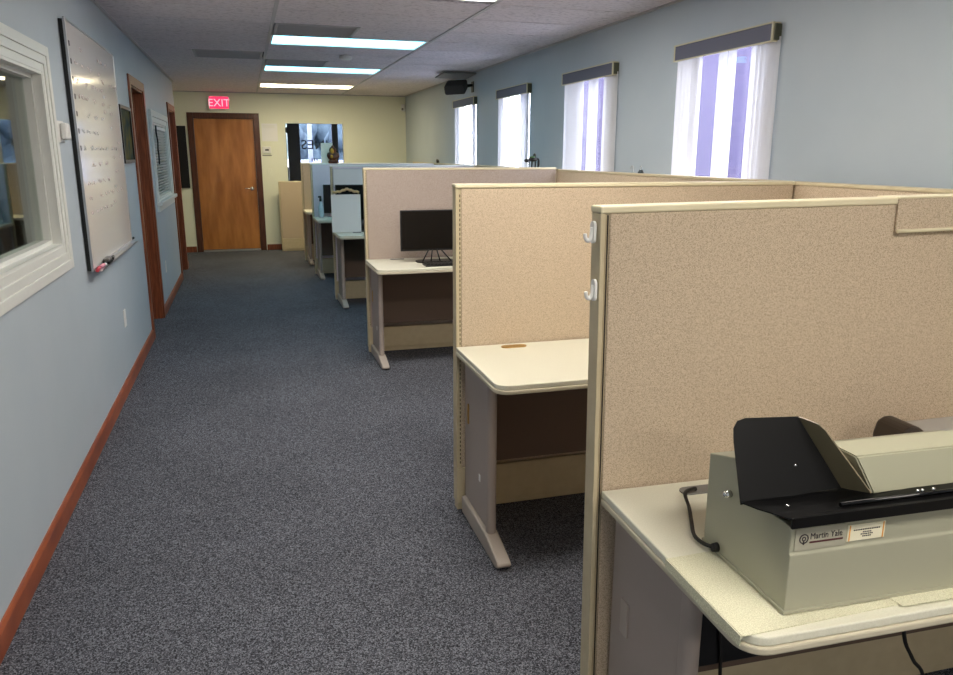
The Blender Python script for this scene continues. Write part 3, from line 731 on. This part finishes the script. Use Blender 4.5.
obj('underline', box(.037, .104, .0004, .0012, .1315, .1345), 'ink_red', mc)
st = obj('sticker', box(.1135, .191, .0012, .0028, .124, .155, .0002), 'sticker', mc, 'cream sticker with orange stripes')
bm = bm_new()
for x in (.1165, .186): add_box(bm, x, x+.0022, .0006, .0012, .1245, .1545)
obj('stripe', bm, 'orange', st)
bm = bm_new()
for z, n, x0 in ((.1435, 15, .1255), (.1385, 5, .145), (.1345, 7, .141), (.1305, 5, .145)):
    for k in range(n): add_box(bm, x0+k*.0037, x0+k*.0037+.0024, .0006, .0012, z, z+.0022)
obj('small_print', bm, 'ink', st)
# power cord
cl = lambda p: tuple(p)
bm = tube(smooth_path([(.108, .490, .004), (.10, .484, .010), (.06, .455, .016), (.04, .40, .008), (.012, .34, .0075), (-.015, .28, .008), (-.016, .24, .010), (-.004, .216, .013)]), .0042, 8)
obj('power_cord', bm, 'rubber', mc)
obj('cord_plug', tube([(.0, .216, .013), (-.012, .217, .013)], [.010, .008], 12), 'rubber', mc)

# device behind the machine
t = thing('hole_punch', 'grey bar shaped desk device with a dark rounded end, half hidden behind the paper folder', 'office device', (1.466, 1.36, .7405), -.03)
pr = [(-.035, 0), (.045, 0), (.045, .135), (.032, .158), (.012, .170), (-.008, .170), (-.026, .160), (-.035, .13)]
obj('end_cover', prism([(x, z) for x, z in pr], 'y', -.045, .045, .008), mat('dark_brown_plastic', (52, 42, 34), .4), t, 'dark brown rounded cover')
obj('bar', prism([(-.05, 0), (.06, 0), (.06, .142), (.03, .151), (-.03, .151), (-.05, .142)], 'x', .046, .30, .004), mat('light_grey_plastic', (176, 172, 166), .4), t)
obj('slot', box(.065, .28, -.053, -.049, .116, .134), 'black', t)

# hanging cables under the near desk
for pts, l in (([(1.05, 1.415, .70), (1.052, 1.415, .42), (1.065, 1.415, .27), (1.07, 1.41, .02)], 'black cable hanging below the near desk beside its end panel'),
               ([(1.375, 1.20, .70), (1.39, 1.2, .47), (1.43, 1.2, .38), (1.48, 1.2, .30), (1.53, 1.2, .02)], 'black cable hanging below the front of the paper folder')):
    tag(obj('hanging_cable', tube(smooth_path(pts), .0045, 8), 'rubber'), l, 'cable')

# ------------------------------------------------------------------ monitors and things on the far desks
def monitor(label, loc, W, Hh, zb, rz=0):
    t = thing('monitor', label, 'monitor', loc, rz)
    obj('back_cover', box(-W/2, W/2, 0, .022, zb, zb+Hh, .004), 'black', t)
    obj('screen', box(-W/2+.010, W/2-.010, -.002, .001, zb+.014, zb+Hh-.010), 'black_gloss', t)
    bm = bm_new()
    for x0, x1 in ((-.10, -.03), (-.035, -.012), (.035, .012), (.12, .03)):
        add_tube(bm, [(x0, -.03, .008), (x1, .012, zb+.03)], .005, 8)
    obj('stand', bm, 'black', t)
    obj('stand_base', prism(rrect(-.14, .16, -.05, .08, .05), 'z', 0, .01, .002), 'black', t)
    return t
monitor('black monitor on a thin spread stand on the third desk', (1.325, 5.53, .7405), .51, .30, .085)
t = thing('keyboard', 'flat black keyboard lying in front of the monitor on the third desk', 'keyboard', (1.40, 5.34, .7405), 0)
obj('case', box(-.20, .20, -.06, .06, 0, .014, .003), 'black', t)
bm = bm_new()
for i in range(14):
    for j in range(4): add_box(bm, -.19+i*.0272, -.19+i*.0272+.022, -.05+j*.026, -.05+j*.026+.021, .0142, .019, .001, 1)
obj('keys', bm, 'black', t)
# desk 4
t = thing('monitor', 'black monitor mostly hidden behind the white board on the fourth desk', 'monitor', (1.15, 8.00, .7412))
obj('back_cover', box(-.27, .27, 0, .025, .10, .475, .004), 'black', t); obj('screen', box(-.262, .262, -.002, .001, .108, .467), 'black_gloss', t)
obj('stand', tube([(0, .015, .01), (0, .015, .12)], .02), 'black', t); obj('stand_base', prism(rrect(-.11, .11, -.08, .02, .03), 'z', 0, .01), 'black', t)
t = thing('white_board', 'plain white board standing upright on the fourth desk in front of a monitor', 'board', (.965, 7.86, .7405))
obj('board_panel', box(-.148, .148, 0, .012, .004, .385, .002), 'board', t); obj('board_base', box(.06, .14, -.04, .05, 0, .006, .001), 'grey_plastic', t)
t = thing('whiteboard', 'small white board hung on the upper part of the fourth partition', 'whiteboard', (1.035, 8.12, 1.19))
obj('board', box(-.155, .155, -.012, -.0045, 0, .18), 'board', t)
bm = bm_new(); add_box(bm, -.162, .162, -.015, -.0045, .18, .187); add_box(bm, -.162, .162, -.015, -.0045, -.007, 0); add_box(bm, -.162, -.155, -.015, -.0045, 0, .18); add_box(bm, .155, .162, -.015, -.0045, 0, .18)
obj('frame', bm, 'alu', t)
t = thing('garland', 'curled golden garland draped along the top of the white board on the fourth desk', 'garland', (.965, 7.85, 1.13))
bm = bm_new(); pts = []
for k in range(60):
    s = k/59; pts.append((-.13+.26*s, -.01+.012*math.sin(k*1.9), .02+.028*math.exp(-((s-.55)/.22)**2)+.012*math.cos(k*1.9)))
add_tube(bm, pts, .0065, 6); obj('strand', bm, mat('garland', (222, 190, 140), .5), t)
# desk 5
t = thing('spray_bottle', 'clear plastic bottle with a black top on the desk second from the far end', 'bottle', (.895, 9.86, .7405))
obj('bottle_body', lathe([(.030, 0), (.034, .01), (.034, .12), (.028, .15), (.013, .19), (.013, .205)], seg=20), mat('bottle_plastic', (188, 205, 214), .2), t)
bm = lathe([(.015, .20), (.015, .225), (.012, .25)], seg=14); add_box(bm, -.03, .012, -.008, .008, .245, .268, .004); obj('spray_head', bm, 'black', t)
t = thing('monitor', 'black monitor seen edge first beside the bottle', 'monitor', (1.17, 9.88, .7405))
obj('back_cover', box(-.235, .27, 0, .025, .05, .405, .004), 'black', t); obj('screen', box(-.227, .262, -.002, .001, .06, .397), 'black_gloss', t)
obj('stand', tube([(0, .015, .01), (0, .015, .10)], .02), 'black', t); obj('stand_base', prism(rrect(-.10, .10, -.08, .02, .03), 'z', 0, .01), 'black', t)
# on top of partition 5: card and statue
tag(obj('white_card', box(.945, 1.09, 10.035, 10.05, 1.406, 1.655, .002), mat('cream_card', (250, 236, 216), .6)), 'blank white card standing on a partition top behind the brown figurine', 'card')
t = thing('figurine', 'brown and gold carved figurine on top of a partition before the far window', 'figurine', (1.085, 9.998, 1.406))
bm = lathe([(.055, 0), (.062, .02), (.05, .04)], seg=20); bm.transform(Matrix.Scale(.5, 4, (0, 1, 0)))
add_ball(bm, (0, 0, .09), .062, (1.1, .5, .95), 3, jit=.05); add_ball(bm, (0, -.002, .16), .045, (1.0, .6, 1), 3, jit=.05)
add_ball(bm, (-.05, 0, .10), .025, (1, .8, 1.4), 2); add_ball(bm, (.055, 0, .09), .028, (1, .8, 1.5), 2); add_ball(bm, (0, 0, .205), .016, (1, .8, 1), 2)
obj('carved_body', bm, 'brown_gold', t)
bm = ball((-.008, -.020, .15), .03, (.85, .5, 1.2), 3); add_ball(bm, (-.015, -.024, .085), .02, (1, .5, 1.2), 2); obj('gilded_face', bm, 'gold', t)

# on the partition tops
t = thing('figurine', 'small black and green four legged figurine on the third partition top', 'figurine', (2.2, 5.82, 1.4255))
bm = bm_new()
for x, y in ((-.03, 0), (.0, .012), (.022, -.008), (.048, .0)): add_tube(bm, [(x, y, 0), (x+.002, y, .05)], [.005, .006], 8)
add_ball(bm, (.005, 0, .062), .032, (1.3, .5, .6), 2); add_ball(bm, (-.045, 0, .052), .018, (1.4, .7, .8), 2); add_tube(bm, smooth_path([(.035, 0, .065), (.052, 0, .06), (.055, 0, .03), (.052, 0, .004)]), .008, 8)
add_ball(bm, (.018, 0, .088), .014, (.9, .7, 1.5), 2)
obj('figurine_body', bm, 'black', t); obj('saddle', ball((0, -.004, .078), .020, (1.3, .7, .5), 2), 'green', t)
t = thing('stapler', 'flat black stapler lying on the partition top near the farthest blind', 'stapler', (2.437, 9.95, 1.4105), R(80))
obj('stapler_base', box(-.09, .09, -.018, .018, 0, .012, .002), 'black', t)
obj('stapler_arm', prism([(-.09, .014), (.085, .014), (.09, .032), (.06, .046), (-.07, .03)], 'y', -.015, .015, .002), 'black', t)
t = thing('binder_clip', 'small black binder clip on the partition along the right wall', 'clip', (2.437, 4.48, 1.4105), R(90))
obj('clip_body', prism([(-.014, 0), (.014, 0), (.003, .022), (-.003, .022)], 'x', -.016, .016), 'black', t)
obj('wire_handle', tube(smooth_path([(-.008, 0, .02), (-.009, 0, .038), (0, 0, .046), (.009, 0, .038), (.008, 0, .02)]), .0015, 6), 'chrome', t)
tag(obj('wire_hook', tube(smooth_path([(2.437, 4.58, 1.4105), (2.437, 4.585, 1.445), (2.437, 4.60, 1.455), (2.437, 4.615, 1.44), (2.437, 4.612, 1.425)]), .003, 6), 'alu'), 'thin bent wire hook on the partition beside the binder clip', 'hook')

# things in the side room, seen dimly through the big window
t = thing('side_room_cabinet', 'pale cabinet standing in the room behind the big left window', 'cabinet', (-3.7, 4.9, 0))
obj('carcass', box(-.35, .35, -.5, .5, 0, 1.25, .004), 'white', t)
for y in (-.47, .02): obj('cabinet_door', box(.351, .37, y, y+.45, .05, 1.2, .003), 'white', t)
